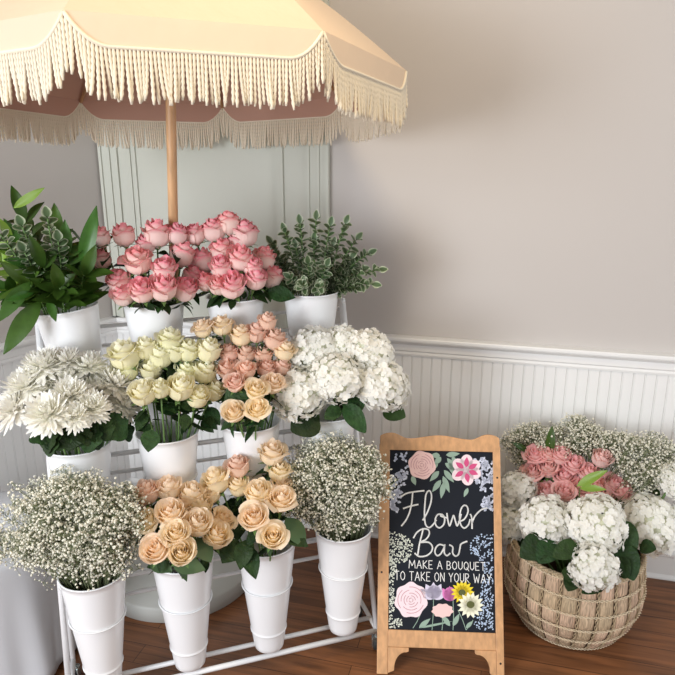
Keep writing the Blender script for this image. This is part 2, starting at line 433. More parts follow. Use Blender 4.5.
def stem_obj(pts, base, r, parent, n=6):
    mb = MB(); mb.tube([p-base for p in pts], r, n); return mb.build('stem', M['stem'], parent)
FWD = {.47: V((0, .06, 0)), .81: V((0, .045, 0)), 1.16: V((0, .0, 0)), .29: V((0, 0, 0))}   # flowers lean out over the front of their vase
def bunch(px_list, c, R, key, scale_px, zoff, rmax=.07, leaves=4, leafL=.056, depth=.22, group='', tow=.12, lift=.25):
    """one rose, with its bloom, sepals, stem and leaves, for every entry (x, y[, size[, colour key]])"""
    dc = c+Z*zoff-FWD[round(c.z, 2)]; out = []
    for e in px_list:
        x, y = e[0], e[1]; s = e[2] if len(e) > 2 else 1.0; kk = e[3] if len(e) > 3 else key
        P = on_dome(x, y, dc, R)
        ax = (P-(c-Z*.06)).normalized(); ax = (ax+V((0, -tow, lift))).normalized()
        dist = (P-CAM).length; r = scale_px*s*.5/FPX*dist
        root = V((c.x, c.y, c.z-depth))+V((rs.uniform(-.03, .03), rs.uniform(-.03, .03), 0))
        t = thing('rose', '', 'rose', root, group)
        place('bloom', rs.choice(RM[kk]), t, P-root, ax, r*1.02)
        place('sepals', sepal_me, t, P-root, ax, r*1.0)
        pts = stem_path(root, c, c.z-.01, P, ax, rmax, off=r*.8); stem_obj(pts, root, .0026, t)
        for j in range(leaves):
            a = rs.uniform(0, 6.28); side = ax.orthogonal().normalized(); side.rotate(Quaternion(ax, a))
            q = P-ax*(r*rs.uniform(1.0, 2.8)); q = q if q.z > c.z+.018 else P-ax*(r*1.0); dr = (side+ax*.15-Z*.2).normalized(); L = leafL*rs.uniform(.7, 1.15)
            X = dr; Y = Z.cross(X).normalized(); Zz = X.cross(Y)
            m = Matrix((X, Y, Zz)).transposed().to_4x4()
            obj('leaf', rs.choice(roseL), t, mtx=Matrix.Translation(q-root)@m@Matrix.Rotation(rs.uniform(-.7, .7), 4, 'X')@Matrix.Scale(L, 4))
        t['_px'] = (float(x), float(y)); out.append(t)
    return out
ordn = ['first', 'second', 'third', 'fourth', 'fifth', 'sixth', 'seventh', 'eighth', 'ninth']
def label_rows(objs, what, where, nrows):
    """names each by its row from the top and its place in the row"""
    ys = sorted(objs, key=lambda o: o['_px'][1])
    n = len(ys); per = [ys[i*n//nrows:(i+1)*n//nrows] for i in range(nrows)]
    rn = {1: [''], 2: ['upper', 'lower'], 3: ['upper', 'middle', 'lowest'], 4: ['uppermost', 'second', 'third', 'lowest']}[nrows]
    for row, nm in zip(per, rn):
        row.sort(key=lambda o: o['_px'][0])
        for i, o in enumerate(row):
            w_ = o['what'] if 'what' in o.keys() else what
            o['label'] = '%s %s from left in the %s row %s' % (w_, ordn[i], nm, where)
            if 'what' in o.keys(): del o['what']; o['label'] = 'pale pink rose standing above the darker pink roses in the basket'
    for o in objs: del o['_px']

def extra_leaf(parent, x, y, c, R, tx, ty, width, me, name='leaf', tilt=0):
    """a leaf seen from (x, y) to (tx, ty)"""
    P = on_dome(x, y, c, R); r1 = ray(tx, ty); Q = CAM+r1*((P-CAM).length*.985)
    d = Q-P; L = d.length; X = d.normalized(); n = (CAM-P).normalized()+Z*.35; n = (n-X*n.dot(X)).normalized(); Y = n.cross(X)
    m = Matrix((X, Y, n)).transposed().to_4x4()
    return obj(name, me, parent, mtx=Matrix.Translation(P-parent.location)@m@Matrix.Rotation(tilt, 4, 'X')@Matrix.Diagonal((L, L*width, L, 1)))

# pink roses, top tier
A = [(101, 239, .8), (124, 237, .9), (102, 261, .8), (157, 236, 1.1), (177, 236, .85), (138, 263, 1.1), (182, 256, 1.05), (164, 271, 1), (120, 283, 1), (124, 296, .95),
     (142, 292, 1), (163, 289, 1.15), (184, 291, 1), (192, 278, .9), (146, 246, .8)]
o = bunch(A, VT[2, 1], .105, 'pink', 29, .045, group='pink roses in the second top vase', lift=.9)
label_rows(o, 'pink rose', "in the top tier's second vase", 4)
B = [(195, 236, .9), (214, 232, 1), (229, 225, 1), (244, 236, 1.15), (203, 263, 1.1), (222, 252, 1), (240, 260, 1.1), (263, 260, 1), (255, 280, 1), (271, 278, 1),
     (232, 287, 1.15), (219, 286, .9), (206, 283, .8), (221, 268, .9), (252, 268, .85), (238, 243, .9)]
o = bunch(B, VT[2, 2], .105, 'pink', 28, .045, group='pink roses in the third top vase', lift=.9)
label_rows(o, 'pink rose', "in the top tier's third vase", 4)
# pale yellow roses
Cc = [(125, 357, 1.35), (146, 350, 1), (170, 341, 1.05), (160, 358, 1.1), (175, 353, .95), (188, 352, 1), (208, 352, 1.1), (151, 371, .95), (143, 394, 1.15), (160, 390, .85),
      (180, 389, 1.2), (186, 372, .9), (204, 373, 1.1), (197, 398, 1), (213, 392, .95), (128, 372, .9)]
cream = bunch(Cc, VT[1, 1], .12, 'cream', 27, .06, leaves=7, group='pale yellow roses in the second middle vase', lift=.6)
label_rows(cream, 'pale yellow rose', "in the middle tier's second vase", 3)
# deep peach roses
D = [(203, 330, .9, 'peach'), (222, 327, 1, 'peach'), (241, 337, 1.05, 'peach'), (257, 334, 1), (267, 323, .9), (274, 341, 1.05), (229, 354, .9), (246, 355, .9), (263, 356, .9), (228, 371, 1),
     (246, 371, .9), (266, 370, .9), (235, 384, .9), (256, 391, 1, 'peach'), (273, 385, 1, 'peach'), (234, 413, 1, 'peach'), (257, 410, 1, 'peach'), (284, 352, 1, 'peach'), (281, 368, .9)]
coral = bunch(D, VT[1, 2], .12, 'coral', 25, .07, leaves=5, group='deep peach roses in the third middle vase', lift=.5)
label_rows(coral, 'peach rose', "in the middle tier's third vase", 4)
# peach roses, bottom tier
Ee = [(147, 494, 1, 'coral'), (169, 490, 1), (191, 496, 1.05), (171, 515, 1.15), (200, 508, 1), (197, 524, 1.1), (176, 534, 1), (215, 536, 1.12), (222, 521, .9), (156, 550, 1.1), (182, 553, 1.05), (147, 524, .95), (184, 505, .85)]
pb = bunch(Ee, VT[0, 1], .12, 'peach', 28, .06, group='peach roses in the second bottom vase')
label_rows(pb, 'peach rose', "in the bottom tier's second vase", 3)
Ff = [(217, 482, 1.15), (238, 468, 1, 'coral'), (272, 455, 1.1), (279, 473, .95), (239, 487, .95), (258, 495, 1.15), (281, 501, 1.1), (254, 518, 1.12), (273, 537, 1.05), (212, 495, .8), (281, 486, .8)]
pc = bunch(Ff, VT[0, 2], .12, 'peach', 27, .07, leaves=3, group='peach roses in the third bottom vase')
label_rows(pc, 'peach rose', "in the bottom tier's third vase", 3)
# leaves that stand out in front
cm = VT[1, 2]+Z*.03
rl = leaf_mesh('leaf', 1, 1, M['leaf'], bend=.1, prof=lambda b: math.sin(PI*b)**.55)
extra_leaf(coral[12], 224, 400, cm, .15, 250, 395, .95, rl)
extra_leaf(coral[3], 229, 389, cm, .1, 248, 380, .6, roseL[0])
cm = VT[1, 1]+Z*.03
extra_leaf(cream[9], 152, 430, cm, .14, 148, 451, 1.5, roseL[1])
extra_leaf(cream[13], 186, 414, cm, .12, 184, 430, 1.2, roseL[0]); extra_leaf(cream[14], 206, 408, cm, .12, 220, 424, 1.2, roseL[1]); extra_leaf(cream[5], 182, 360, cm, .10, 165, 378, 1.5, roseL[0])
extra_leaf(cream[8], 146, 412, cm, .11, 136, 430, 1.0, roseL[1])
cm = VT[0, 2]+Z*.03
extra_leaf(pc[5], 252, 473, cm, .12, 274, 482, 2.2, sageL[0]); extra_leaf(pc[8], 286, 518, cm, .12, 306, 546, 1.1, sageL[1]); extra_leaf(pc[8], 246, 545, cm, .13, 256, 579, .95, roseL[0])
extra_leaf(pc[7], 238, 540, cm, .13, 222, 562, 1.7, roseL[1]); extra_leaf(pc[7], 246, 540, cm, .14, 240, 568, 1.2, roseL[2]); extra_leaf(pc[4], 232, 498, cm, .11, 238, 540, 1.5, roseL[0])
extra_leaf(pc[6], 284, 532, cm, .11, 308, 545, 1.0, roseL[1])
cm = VT[0, 1]+Z*.03
extra_leaf(pb[10], 197, 538, cm, .13, 211, 562, 1.3, sageL[0]); extra_leaf(pb[10], 172, 562, cm, .14, 205, 568, 1.1, sageL[1]); extra_leaf(pb[9], 150, 560, cm, .13, 172, 571, 1.2, sageL[0])
extra_leaf(pb[7], 218, 548, cm, .12, 238, 556, 1.2, roseL[1])

# chrysanthemums
def mum_mesh(seed):
    rnd = random.Random(seed); mb = MB()
    NRG = 11
    for ring in range(NRG):
        f = ring/(NRG-1); n = int(7+17*f); L = .50+.50*f; el = PI*.46*(1-f)-.04
        for k in range(n):
            a = 2*PI*(k+rnd.uniform(-.3, .3))/n+ring*1.3; e = el+rnd.uniform(-.13, .13)-(rnd.uniform(0, .35) if f > .85 else 0)
            d = V((math.cos(a)*math.cos(e), math.sin(a)*math.cos(e), math.sin(e)))
            upn = V((-math.cos(a)*math.sin(e), -math.sin(a)*math.sin(e), math.cos(e)))
            leaf_into(mb, d*.06, d, upn, L*rnd.uniform(.85, 1.10), .15+.05*f, bend=-.38 if f < .8 else rnd.uniform(-.35, .25), nu=2, nv=5, fold=-.3, prof=lambda b: (.45+.55*math.sin(PI*min(1, b*.75)))*(1 if b < .85 else 1-((b-.85)/.15)**2*.7))
    mb.lathe([(.02, -.28), (.15, -.25), (.22, -.08), (.18, .1)], 10)
    return mb.mesh('flower_head', M['mum'])
mums = [mum_mesh(i) for i in range(4)]
def lobed(b): return math.sin(PI*min(1, b*.97+.02))**.7*(.72+.28*abs(math.cos(b*9.5)))
mumleaf = leaf_mesh('leaf', 1, .75, M['leaf'], bend=.3, nu=4, nv=20, prof=lobed)
def head_thing(kind, label, cat, x, y, c, R, zoff, spx, meshes, headname, group, leafme, nleaf, leafL, rmax=.07, lift=.2, depth=.22, squash=1, stemr=.003, ax=None):
    P = on_dome(x, y, c+Z*zoff-FWD[round(c.z, 2)], R); a_ = (P-(c-Z*.05)).normalized(); a_ = (a_+V((0, -.1, lift))).normalized() if ax is None else ax.normalized()
    r = spx*.5/FPX*(P-CAM).length; root = V((c.x, c.y, c.z-depth))+V((rs.uniform(-.03, .03), rs.uniform(-.03, .03), 0))
    t = thing(kind, label, cat, root, group)
    place(headname, rs.choice(meshes), t, P-root, a_, (r, r, r*squash))
    pts = stem_path(root, c, c.z-.01, P, a_, rmax, off=r*.2); stem_obj(pts, root, stemr, t)
    for j in range(nleaf):
        a = rs.uniform(0, 6.28); side = a_.orthogonal().normalized(); side.rotate(Quaternion(a_, a))
        q = P-a_*(r*rs.uniform(.6, 1.1)); dr = (side-Z*.35).normalized(); L = leafL*rs.uniform(.75, 1.15)
        Y = Z.cross(dr).normalized(); Zz = dr.cross(Y)
        obj('leaf', leafme, t, mtx=Matrix.Translation(q-root)@Matrix((dr, Y, Zz)).transposed().to_4x4()@Matrix.Scale(L, 4))
    t['_px'] = (float(x), float(y)); return t
mm = []
for (x, y, s) in [(43, 367, 40), (27, 386, 40), (14, 410, 38), (49, 414, 42), (66, 380, 38), (71, 396, 38), (95, 391, 40), (88, 367, 34), (116, 384, 42), (124, 406, 34), (66, 362, 32), (91, 408, 34), (75, 417, 28), (45, 391, 34)]:
    mm.append(head_thing('chrysanthemum', '', 'chrysanthemum', x, y, VT[1, 0], .125, .055, s*1.12, mums, 'flower_head', "white chrysanthemums in the first middle vase", mumleaf, 3, .075))
label_rows(mm, 'white chrysanthemum', "in the middle tier's first vase", 4)
cm = VT[1, 0]+Z*.02
for i, (a, b, c_, d) in enumerate([(50, 432, 30, 440), (60, 430, 47, 448), (75, 425, 68, 450), (90, 425, 88, 452), (97, 418, 108, 440), (100, 415, 126, 438), (80, 420, 78, 446), (62, 425, 58, 450)]):
    extra_leaf(mm[(i+6) % 14], a, b, cm, .12, c_, d, 1.3, mumleaf)

# hydrangeas
def hyd_mesh(seed):
    rnd = random.Random(seed); mb = MB(); n = 200; ga = PI*(3-math.sqrt(5))
    for i in range(n):
        z = 1-1.72*(i+.5)/n; rr = math.sqrt(max(0, 1-z*z)); a = i*ga
        d = V((rr*math.cos(a), rr*math.sin(a), z)); d = (d+V((rnd.gauss(0, .06), rnd.gauss(0, .06), rnd.gauss(0, .06)))).normalized()
        lump = 1+.07*math.sin(3*a+seed)*rr
        p = d*(.86*lump+rnd.uniform(-.09, .07)); nn = (d+V((rnd.gauss(0, .28), rnd.gauss(0, .28), rnd.gauss(0, .28)))).normalized()
        s1 = nn.orthogonal().normalized(); s1.rotate(Quaternion(nn, rnd.uniform(0, 6)))
        fr = rnd.uniform(.135, .185)
        for k in range(4):
            dd = s1.copy(); dd.rotate(Quaternion(nn, k*PI/2+rnd.uniform(-.1, .1)))
            leaf_into(mb, p, (dd+nn*rnd.uniform(.05, .4)).normalized(), nn, fr, fr*1.0, bend=rnd.uniform(-.1, .5), nu=2, nv=3, fold=rnd.uniform(-.15, .3), prof=lambda b: .15+.85*math.sin(PI*min(1, b**1.3*.85))**.7)
    mb.a = [min(1, v_) for v_ in mb.a]
    return mb.mesh('flower_head', M['hyd'])
mb = MB(); mb.lathe([(.05, .74), (.4, .62), (.66, .3), (.7, 0), (.55, -.4), (.2, -.62), (.03, -.64)], 20); core = mb.mesh('core', M['hydcore'])
hyds = [hyd_mesh(i) for i in range(4)]
hydleaf = leaf_mesh('leaf', 1, .62, M['leaf'], bend=.25, nu=4, nv=12, prof=lambda b: math.sin(PI*min(1, b**.8*.97+.02))**.7)
def hydrangea(label, x, y, c, R, zoff, spx, group, nleaf=1, leafL=.075, **k):
    t = head_thing('hydrangea', label, 'hydrangea', x, y, c, R, zoff, spx, hyds, 'flower_head', group, hydleaf, nleaf, leafL, squash=.86, stemr=.004, **k)
    hd = [q for q in t.children if q.name.startswith('flower_head')][0]
    obj('core', core, hd); del t['_px']; return t
G = 'white hydrangeas in the fourth middle vase'
hy = [hydrangea(l, x, y, VT[1, 3], .10, .06, s, G) for (x, y, s, l) in [
    (300, 393, 64, 'white hydrangea head lowest at the left, middle tier\'s fourth vase'), (314, 350, 58, 'cream white hydrangea head at the upper left, middle tier\'s fourth vase'),
    (336, 377, 60, 'white hydrangea head in the centre of the middle tier\'s fourth vase'), (343, 343, 44, 'small white hydrangea head topmost in the middle tier\'s fourth vase'),
    (381, 384, 66, 'large white hydrangea head lowest at the right, middle tier\'s fourth vase'), (368, 352, 56, 'white hydrangea head at the upper right, middle tier\'s fourth vase')]]
cm = VT[1, 3]+Z*.02
extra_leaf(hy[0], 318, 417, cm, .12, 291, 430, 1.7, hydleaf); extra_leaf(hy[2], 345, 405, cm, .12, 366, 432, .9, hydleaf); extra_leaf(hy[4], 384, 408, cm, .11, 405, 416, 1.4, hydleaf)
extra_leaf(hy[2], 352, 396, cm, .12, 357, 414, 1.8, hydleaf); extra_leaf(hy[2], 340, 408, cm, .12, 325, 418, 1.2, hydleaf)

# baby's breath
ico_v = []
ph = (1+5**.5)/2
for a, b in ((1, ph), (-1, ph), (1, -ph), (-1, -ph)): ico_v += [V((0, a, b)), V((a, b, 0)), V((b, 0, a))]
ico_v = [p.normalized() for p in ico_v]
ico_f = []
for i in range(12):
    for j in range(i+1, 12):
        for k in range(j+1, 12):
            if all((ico_v[p]-ico_v[q]).length < 1.1 for p, q in ((i, j), (j, k), (i, k))):
                nn = (ico_v[j]-ico_v[i]).cross(ico_v[k]-ico_v[i]); ico_f.append((i, j, k) if nn.dot(ico_v[i]) > 0 else (i, k, j))
def babys_breath(label, c, root, centre, rad, n, group, seed, rb=.0035, lo=-.55, mouth=.06):
    """a cloud of tiny double blossoms on forking stems"""
    rnd = random.Random(seed)
    t = thing('babys_breath_bunch', label, "baby's breath", root, group)
    st = MB(); bl = MB(); tips = []
    nst = max(8, n//70)
    for i in range(nst):
        a = rnd.uniform(0, 2*PI); z = lo+(1-lo)*(i+.5)/nst; q = math.sqrt(max(0, 1-z*z))
        d = V((q*math.cos(a)*rad[0], q*math.sin(a)*rad[1], z*rad[2]))*rnd.uniform(.38, .84); P = centre+d
        hz = V((d.x, d.y, 0)); mo = c+(hz.normalized()*min(mouth, hz.length*.6) if hz.length > 1e-4 else V((0, 0, 0)))
        pts = [root.lerp(mo, k_/4).lerp(mo.lerp(P, k_/4), k_/4)-root for k_ in range(5)]
        st.tube(pts, [.0016, .0015, .0013, .0011, .0009], 4, cap=False); tips.append((P, mo))
    bn = max(1, n//(nst*6))
    for (P, mo) in tips:
        for j in range(6):
            d = V((rnd.gauss(0, 1), rnd.gauss(0, 1), rnd.gauss(.25, 1))).normalized()
            S = P+V((d.x*rad[0], d.y*rad[1], d.z*rad[2]))*rnd.uniform(.14, .34)
            st.tube([P-(P-mo)*.12-root, S-root], .0007, 3, cap=False)
            for b_ in range(bn+(rnd.random() < .5)):
                e = V((rnd.gauss(0, 1), rnd.gauss(0, 1), rnd.gauss(0, 1))).normalized()*rnd.uniform(.010, .034); Q = S+e
                w_ = Q-centre
                if (w_.x/rad[0])**2+(w_.y/rad[1])**2+(w_.z/rad[2])**2 > 1.12: continue
                st.tube([S-root, Q-root], .00045, 3, cap=False)
                r = rb*rnd.choice((.55, .75, .9, 1, 1.15)); qq = Quaternion(V((rnd.gauss(0, 1), rnd.gauss(0, 1), rnd.gauss(0, 1))).normalized(), rnd.uniform(0, 6))
                bl.add([Q-root+(qq@(v_*r*rnd.uniform(.72, 1.25))) for v_ in ico_v], ico_f)
    st.build('stems', M['gypstem'], t)
    o = bl.build('blossoms', M['gyp'], t, smooth=False); o['kind'] = 'stuff'
    return t
def cloud(label, cx, cy, wpx, hpx, c, depth, n, group, seed, dy=0, fwd=0, **k):
    r_ = ray(cx, cy); P = CAM+r_*((V((c.x, c.y+dy, c.z))-CAM).dot(r_)); P = CAM+(P-CAM)*((P.y-fwd)/P.y); D = (P-CAM).length; s_ = D/FPX
    root = V((c.x, c.y, c.z-depth))
    return babys_breath(label, c-Z*.005, root, P, (wpx*.5*s_, min(wpx, 110)*.36*s_, hpx*.5*s_), n, group, seed, **k)
cloud("wide loose cloud of baby's breath in the bottom tier's first vase", 73, 529, 152, 116, VT[0, 0], .25, 13000, "baby's breath on the stand", 1, lo=-.8, fwd=.07)
cloud("round cloud of baby's breath in the bottom tier's fourth vase, beside the chalkboard sign", 335, 486, 116, 108, VT[0, 3], .25, 11000, "baby's breath on the stand", 2, lo=-.85, fwd=.07)

# greenery, top tier first vase
c = VT[2, 0]
gi = 0
GR = "leafy branches in the first top vase"
def leafy_branch(label, ends, c, n, L, Wd, me_mat, name, group, start=.35, depth=.24, R=.10, zoff=.08, vf=0, rmax=.06, rad=.0022, bend=.25, spread=.9, wild=0):
    x, y = ends[0], ends[1]; fw = ends[2] if len(ends) > 2 else 0.0
    P = on_dome(x, y, c+Z*zoff, R)+V((0, fw, 0)); root = V((c.x, c.y, c.z-depth))+V((rs.uniform(-.03, .03), rs.uniform(-.03, .03), 0))
    t = thing(name, label, 'branch', root, group)
    hz = V((P.x-c.x, P.y-c.y, 0)); mo = V((c.x, c.y, c.z+.0))+(hz.normalized()*min(rmax, hz.length*.5))
    mid = mo.lerp(P, .5)+Z*(P-mo).length*.16
    ctrl = [root, mo, mid, P]
    def bz(s):
        if s < .4: return root.lerp(mo, s/.4)
        q = (s-.4)/.6; return mo.lerp(mid, q).lerp(mid.lerp(P, q), q)
    pts = [bz(i/12) for i in range(13)]
    mb = MB(); mb.tube([p-root for p in pts], rad, 5); mb.build('stem', M['stem'], t)
    lm = MB()
    for j in range(n):
        s = start+(1-start)*(j+.5)/n; s = min(s, 1); p = bz(s); tg = (bz(min(1, s+.03))-bz(s-.03)).normalized()
        side = tg.orthogonal().normalized(); side.rotate(Quaternion(tg, j*2.4+rs.uniform(-.4, .4)))
        d = (side*spread*(1+rs.uniform(-.4, .3)*wild)+tg*.75+V((rs.gauss(0, .3), rs.gauss(0, .3), rs.gauss(0, .3)))*wild).normalized()
        nn = (tg-d*tg.dot(d)).normalized()*.6+(CAM-p).normalized()*.5+Z*.3
        leaf_into(lm, p-root, d, nn, L*rs.uniform(.7, 1.12)*(.8+.2*math.sin(PI*s)), Wd*rs.uniform(.8, 1.15), bend=bend*rs.uniform(.3, 1.8), nu=4, nv=7, prof=lambda b: math.sin(PI*min(1, b**.9*.97+.02))**(.8 if L > .05 else .6))
    tg = (P-mid).normalized()
    leaf_into(lm, P-root, tg, (CAM-P).normalized()+Z*.3, L, Wd, bend=bend*.8)
    lm.build('leaves', me_mat, t)
    return t
BR = [((22, 222, .02), 'tallest, arching to the upper left'), ((2, 262), 'reaching out at the left, level with the pink roses'), ((88, 246), 'standing upright beside the pink roses'), ((12, 290), 'bending low over the left side of the vase'),
      ((54, 240, .03), 'standing upright in the middle at the back'), ((84, 275), 'short and spreading right over the vase rim'), ((44, 268), 'in the centre front'), ((24, 252), 'leaning left behind the centre front branch'),
      ((66, 256), 'leaning slightly right in the centre'), ((60, 288), 'short, hanging over the front of the rim'), ((30, 285), 'short, hanging front left over the rim')]
brs = []
for i, (e, w_) in enumerate(BR):
    brs.append(leafy_branch('green leafy branch, %s of the top left vase' % w_ if 'over' not in w_ and 'pink' not in w_ else 'green leafy branch %s, top left vase' % w_, e, c, 14, .105, .036, M['ruscus'] if i != 1 else M['brightleaf'], 'leafy_branch', GR, start=.42))
extraL = leaf_mesh('leaf', 1, .28, M['ruscus'], bend=.15, nv=10)
gb = thing('drooping_branch', 'long pointed green leaf drooping down past the left of the top left vase', 'leaf', (c.x, c.y, c.z-.2), GR)
mb = MB(); p1 = on_dome(42, 302, c, .1); mb.tube([V((0, 0, 0)), V((0, 0, .19)), (c+Z*.02-gb.location).lerp(p1-gb.location, .6), p1-gb.location], .002, 6); mb.build('stem', M['stem'], gb)
extra_leaf(gb, 40, 301, c, .11, 2, 354, 1.1, extraL)
extra_leaf(gb, 48, 300, c, .11, 56, 321, 1.3, extraL)
bll = leaf_mesh('leaf', 1, .26, M['brightleaf'], bend=.15)
for (j, a, b, c_, d, me, w_) in [(0, 14, 208, 44, 187, bll, 1), (1, 12, 238, -4, 216, bll, 1.2), (1, 24, 258, -6, 246, bll, 1.2), (3, 30, 282, -4, 322, extraL, 1.1), (7, 40, 268, 4, 258, extraL, 1.1), (2, 82, 268, 96, 205, extraL, .85),
                                  (6, 58, 250, 66, 302, extraL, 1.1), (6, 34, 250, 40, 292, extraL, 1.2), (7, 16, 268, 20, 292, bll, 1.6), (3, 34, 292, 6, 300, extraL, 1.0), (8, 74, 256, 78, 290, extraL, 1.0)]:
    extra_leaf(brs[j], a, b, c+Z*.03, .13, c_, d, w_, me)
for i, (x, y, w_) in enumerate([(16, 228, 'at the far left'), (38, 222, 'in the middle, second from left'), (62, 214, 'tallest, third from left'), (40, 246, 'lowest, in front of the others'), (72, 236, 'at the right')]):
    leafy_branch('white edged sprig in the top left vase, '+w_, (x, y, -.10), c, 16, .034, .028, M['varieg'], 'variegated_sprig', 'variegated sprigs in the first top vase', start=.66, spread=1.3)
# variegated foliage, top tier fourth vase
c = VT[2, 3]
PT = [(272, 244), (285, 232), (300, 224), (316, 220), (330, 226), (345, 224), (356, 240), (368, 254), (378, 270), (372, 284), (280, 262), (296, 248), (314, 242), (332, 246), (350, 258), (290, 278), (308, 264), (326, 266), (344, 276), (276, 282), (302, 284), (320, 286), (338, 290), (360, 270), (355, 288)]
pt = []
for i, e in enumerate(PT):
    t = leafy_branch('', e, c, 24, .034, .023, M['varieg'], 'pittosporum_sprig', 'variegated foliage sprigs in the fourth top vase', start=.45, spread=1.25, wild=1.0, R=.09, zoff=.06, rad=.0016)
    t['_px'] = tuple(float(q) for q in e); t['category'] = 'foliage'; pt.append(t)
label_rows(pt, 'cream edged foliage sprig', "of the top right vase", 4)
gb = thing('rose_leaf_spray', 'dark round leaves between the third top vase and the variegated foliage', 'leaf', (VT[2, 2].x, VT[2, 2].y, VT[2, 2].z-.1))
mb = MB(); mb.tube([V((0, 0, 0)), V((.04, 0, .10)), V((.085, .0, .125))], .002, 6); mb.build('stem', M['stem'], gb)
extra_leaf(gb, 268, 292, VT[2, 2], .11, 295, 296, 1.1, roseL[1]); extra_leaf(gb, 268, 286, VT[2, 2], .09, 287, 286, 1.1, roseL[0])

# ------------------------------------------------------------------ umbrella
KU = .83                                   # pole leans a little towards the viewer
UC = CAM+(V((-.558, 2.39, 1.845))-CAM)*KU; UR = .783*KU; ROT = 4.657
un = V((-.006, .076, 1)).normalized()
ua = V((0, 1, 0)).cross(un).normalized(); ub = un.cross(ua)
umb = thing('patio_umbrella', 'cream canvas umbrella with cotton fringe on a wooden pole and round grey base', 'umbrella', (-.615, 2.275, 0))
UO = umb.location.copy()
RISE = .47*KU
def up(r, ang, h=0): return UC+(ua*math.cos(ang)+ub*math.sin(ang))*r+un*h-UO
tips = [ROT+k*PI/4 for k in range(8)]
def canopy_pt(k, a, b, off=0):
    # a across the panel, b from the top to the edge; cloth sags a little between the ribs
    rr = UR*(.02+.98*b)
    p0 = up(rr, tips[k % 8]); p1 = up(rr, tips[(k+1) % 8]); p = p0.lerp(p1, a)
    h = RISE*(1-b)+.045*math.sin(PI*b)
    s_ = math.sin(PI*a)
    return p+un*(h-off-.018*s_*b*(1-b)*2)
NF = 28
def flap_depth(a):
    e = min(a, 1-a)/.16
    return (.068*(1-(1-min(1, e))**2.0)+.004)*KU
def edge_pt(k, a, d):
    p = canopy_pt(k, a, 1); c0 = p+UO-UC; out = (c0-un*c0.dot(un)).normalized()
    return p-Z*d*1.0+out*(.012*d/.07)
for k in range(8):
    mb = MB()
    mb.grid(lambda a, b: canopy_pt(k, a, b), 14, 14)
    mb.grid(lambda a, b: edge_pt(k, a, flap_depth(a)*b), 28, 4)
    mb.build('canopy_panel', M['canopy'], umb)
    mb = MB()
    mb.grid(lambda a, b: canopy_pt(k, a, b, .004)+(UC-UO-canopy_pt(k, a, 1))*.0, 14, 12)
    def inner(a, b):
        p = edge_pt(k, a, flap_depth(a)*b); c0 = p+UO-UC; out = (c0-un*c0.dot(un)).normalized(); return p-out*.004
    mb.grid(inner, 28, 4)
    mb.build('panel_underside', M['underside'], umb)
    # the fringe: twisted cords hanging from a narrow braid
    mb = MB(); rf = random.Random(50+k); N_ = 68; side = (k % 8)
    mb.tube([edge_pt(k, i/40, flap_depth(i/40)) for i in range(41)], .0042, 6)
    for i in range(N_):
        a = (i+.5)/N_; p = edge_pt(k, a, flap_depth(a)-.002); L = .118*KU*rf.uniform(.93, 1.05)
        e = min(a, 1-a)
        lean = V((rf.gauss(0, .004), rf.gauss(0, .004), 0)); cl = math.sin(i*.9+k)*.004
        tang = (canopy_pt(k, 1, 1)-canopy_pt(k, 0, 1)).normalized()
        pts = []; rad = []
        for j in range(17):
            s = j/16; q = p-Z*L*s+(lean+tang*cl)*s*s
            pts.append(q); rad.append(.0042*KU*(1+.2*math.cos(j*PI))*(1 if j < 16 else .55)*(1 if j > 0 else .8))
        mb.tube(pts, rad, 6)
    mb.build('fringe', M['fringe'], umb)
    # rib and strut
    mb = MB(); mb.tube([up(.03, tips[k], RISE+.0-.02), up(UR*.5, tips[k], RISE*.5+.045-.02), up(UR*.985, tips[k], -.006)], .006, 6); rb = mb.build('rib', M['pole'], umb)
    mb = MB(); mb.tube([up(.03, tips[k], .02), up(UR*.5, tips[k], RISE*.5+.03)], .005, 6); mb.build('strut', M['pole'], rb)
mb = MB(); mb.tube([V((0, 0, .05)), UC-UO, UC-UO+un*(RISE+.03)], .0145, 20); mb.build('pole', M['pole'], umb)
mb = MB(); mb.tube([UC-UO+un*.0, UC-UO+un*.045], .034, 16); mb.build('hub', M['pole'], umb)
mb = MB(); mb.tube([UC-UO+un*(RISE+.02), UC-UO+un*(RISE+.05), UC-UO+un*(RISE+.075)], [.03, .026, .01], 16); mb.build('finial', M['pole'], umb)
mb = MB(); mb.lathe([(.001, 0), (.285, 0), (.29, .004), (.29, .058), (.284, .064), (.05, .07), (.045, .078), (.04, .17), (.036, .175), (.02, .176)], 72)
mb.build('base', M['base'], umb)

# ------------------------------------------------------------------ table with cloth at the left
tc_ = V((-1.14, 1.90, 0))
tb = thing('side_table', 'small round table hidden under a white cloth at the left edge, beside the stand', 'table', tc_)
mb = MB(); mb.lathe([(.001, .405), (.245, .405), (.245, .43), (.001, .43)], 40); mb.build('tabletop', M['pole'], tb)
mb = MB(); mb.tube([V((0, 0, .03)), V((0, 0, .405))], .03, 16); mb.lathe([(.001, 0), (.18, 0), (.17, .02), (.03, .05)], 24); mb.build('pedestal', M['pole'], tb)
def wob(a, z):
    k = max(0, min(1, (.425-z)/.41)); return 1+k*(.045*math.sin(a*9+1.2)+.02*math.sin(a*17))
pr = [(.001, .433), (.2, .434), (.243, .434), (.254, .429), (.258, .415)]+[(.26+.025*(i/14), .415-.40*i/14) for i in range(1, 15)]
mb = MB(); mb.lathe(pr, 144, wob=wob); o = mb.build('tablecloth', M['cloth'], None, loc=tc_)
tag(o, 'white linen tablecloth hanging to the floor in soft folds at the left edge', 'tablecloth')
so = o.modifiers.new('s', 'SOLIDIFY'); so.thickness = .0015; so.offset = 1

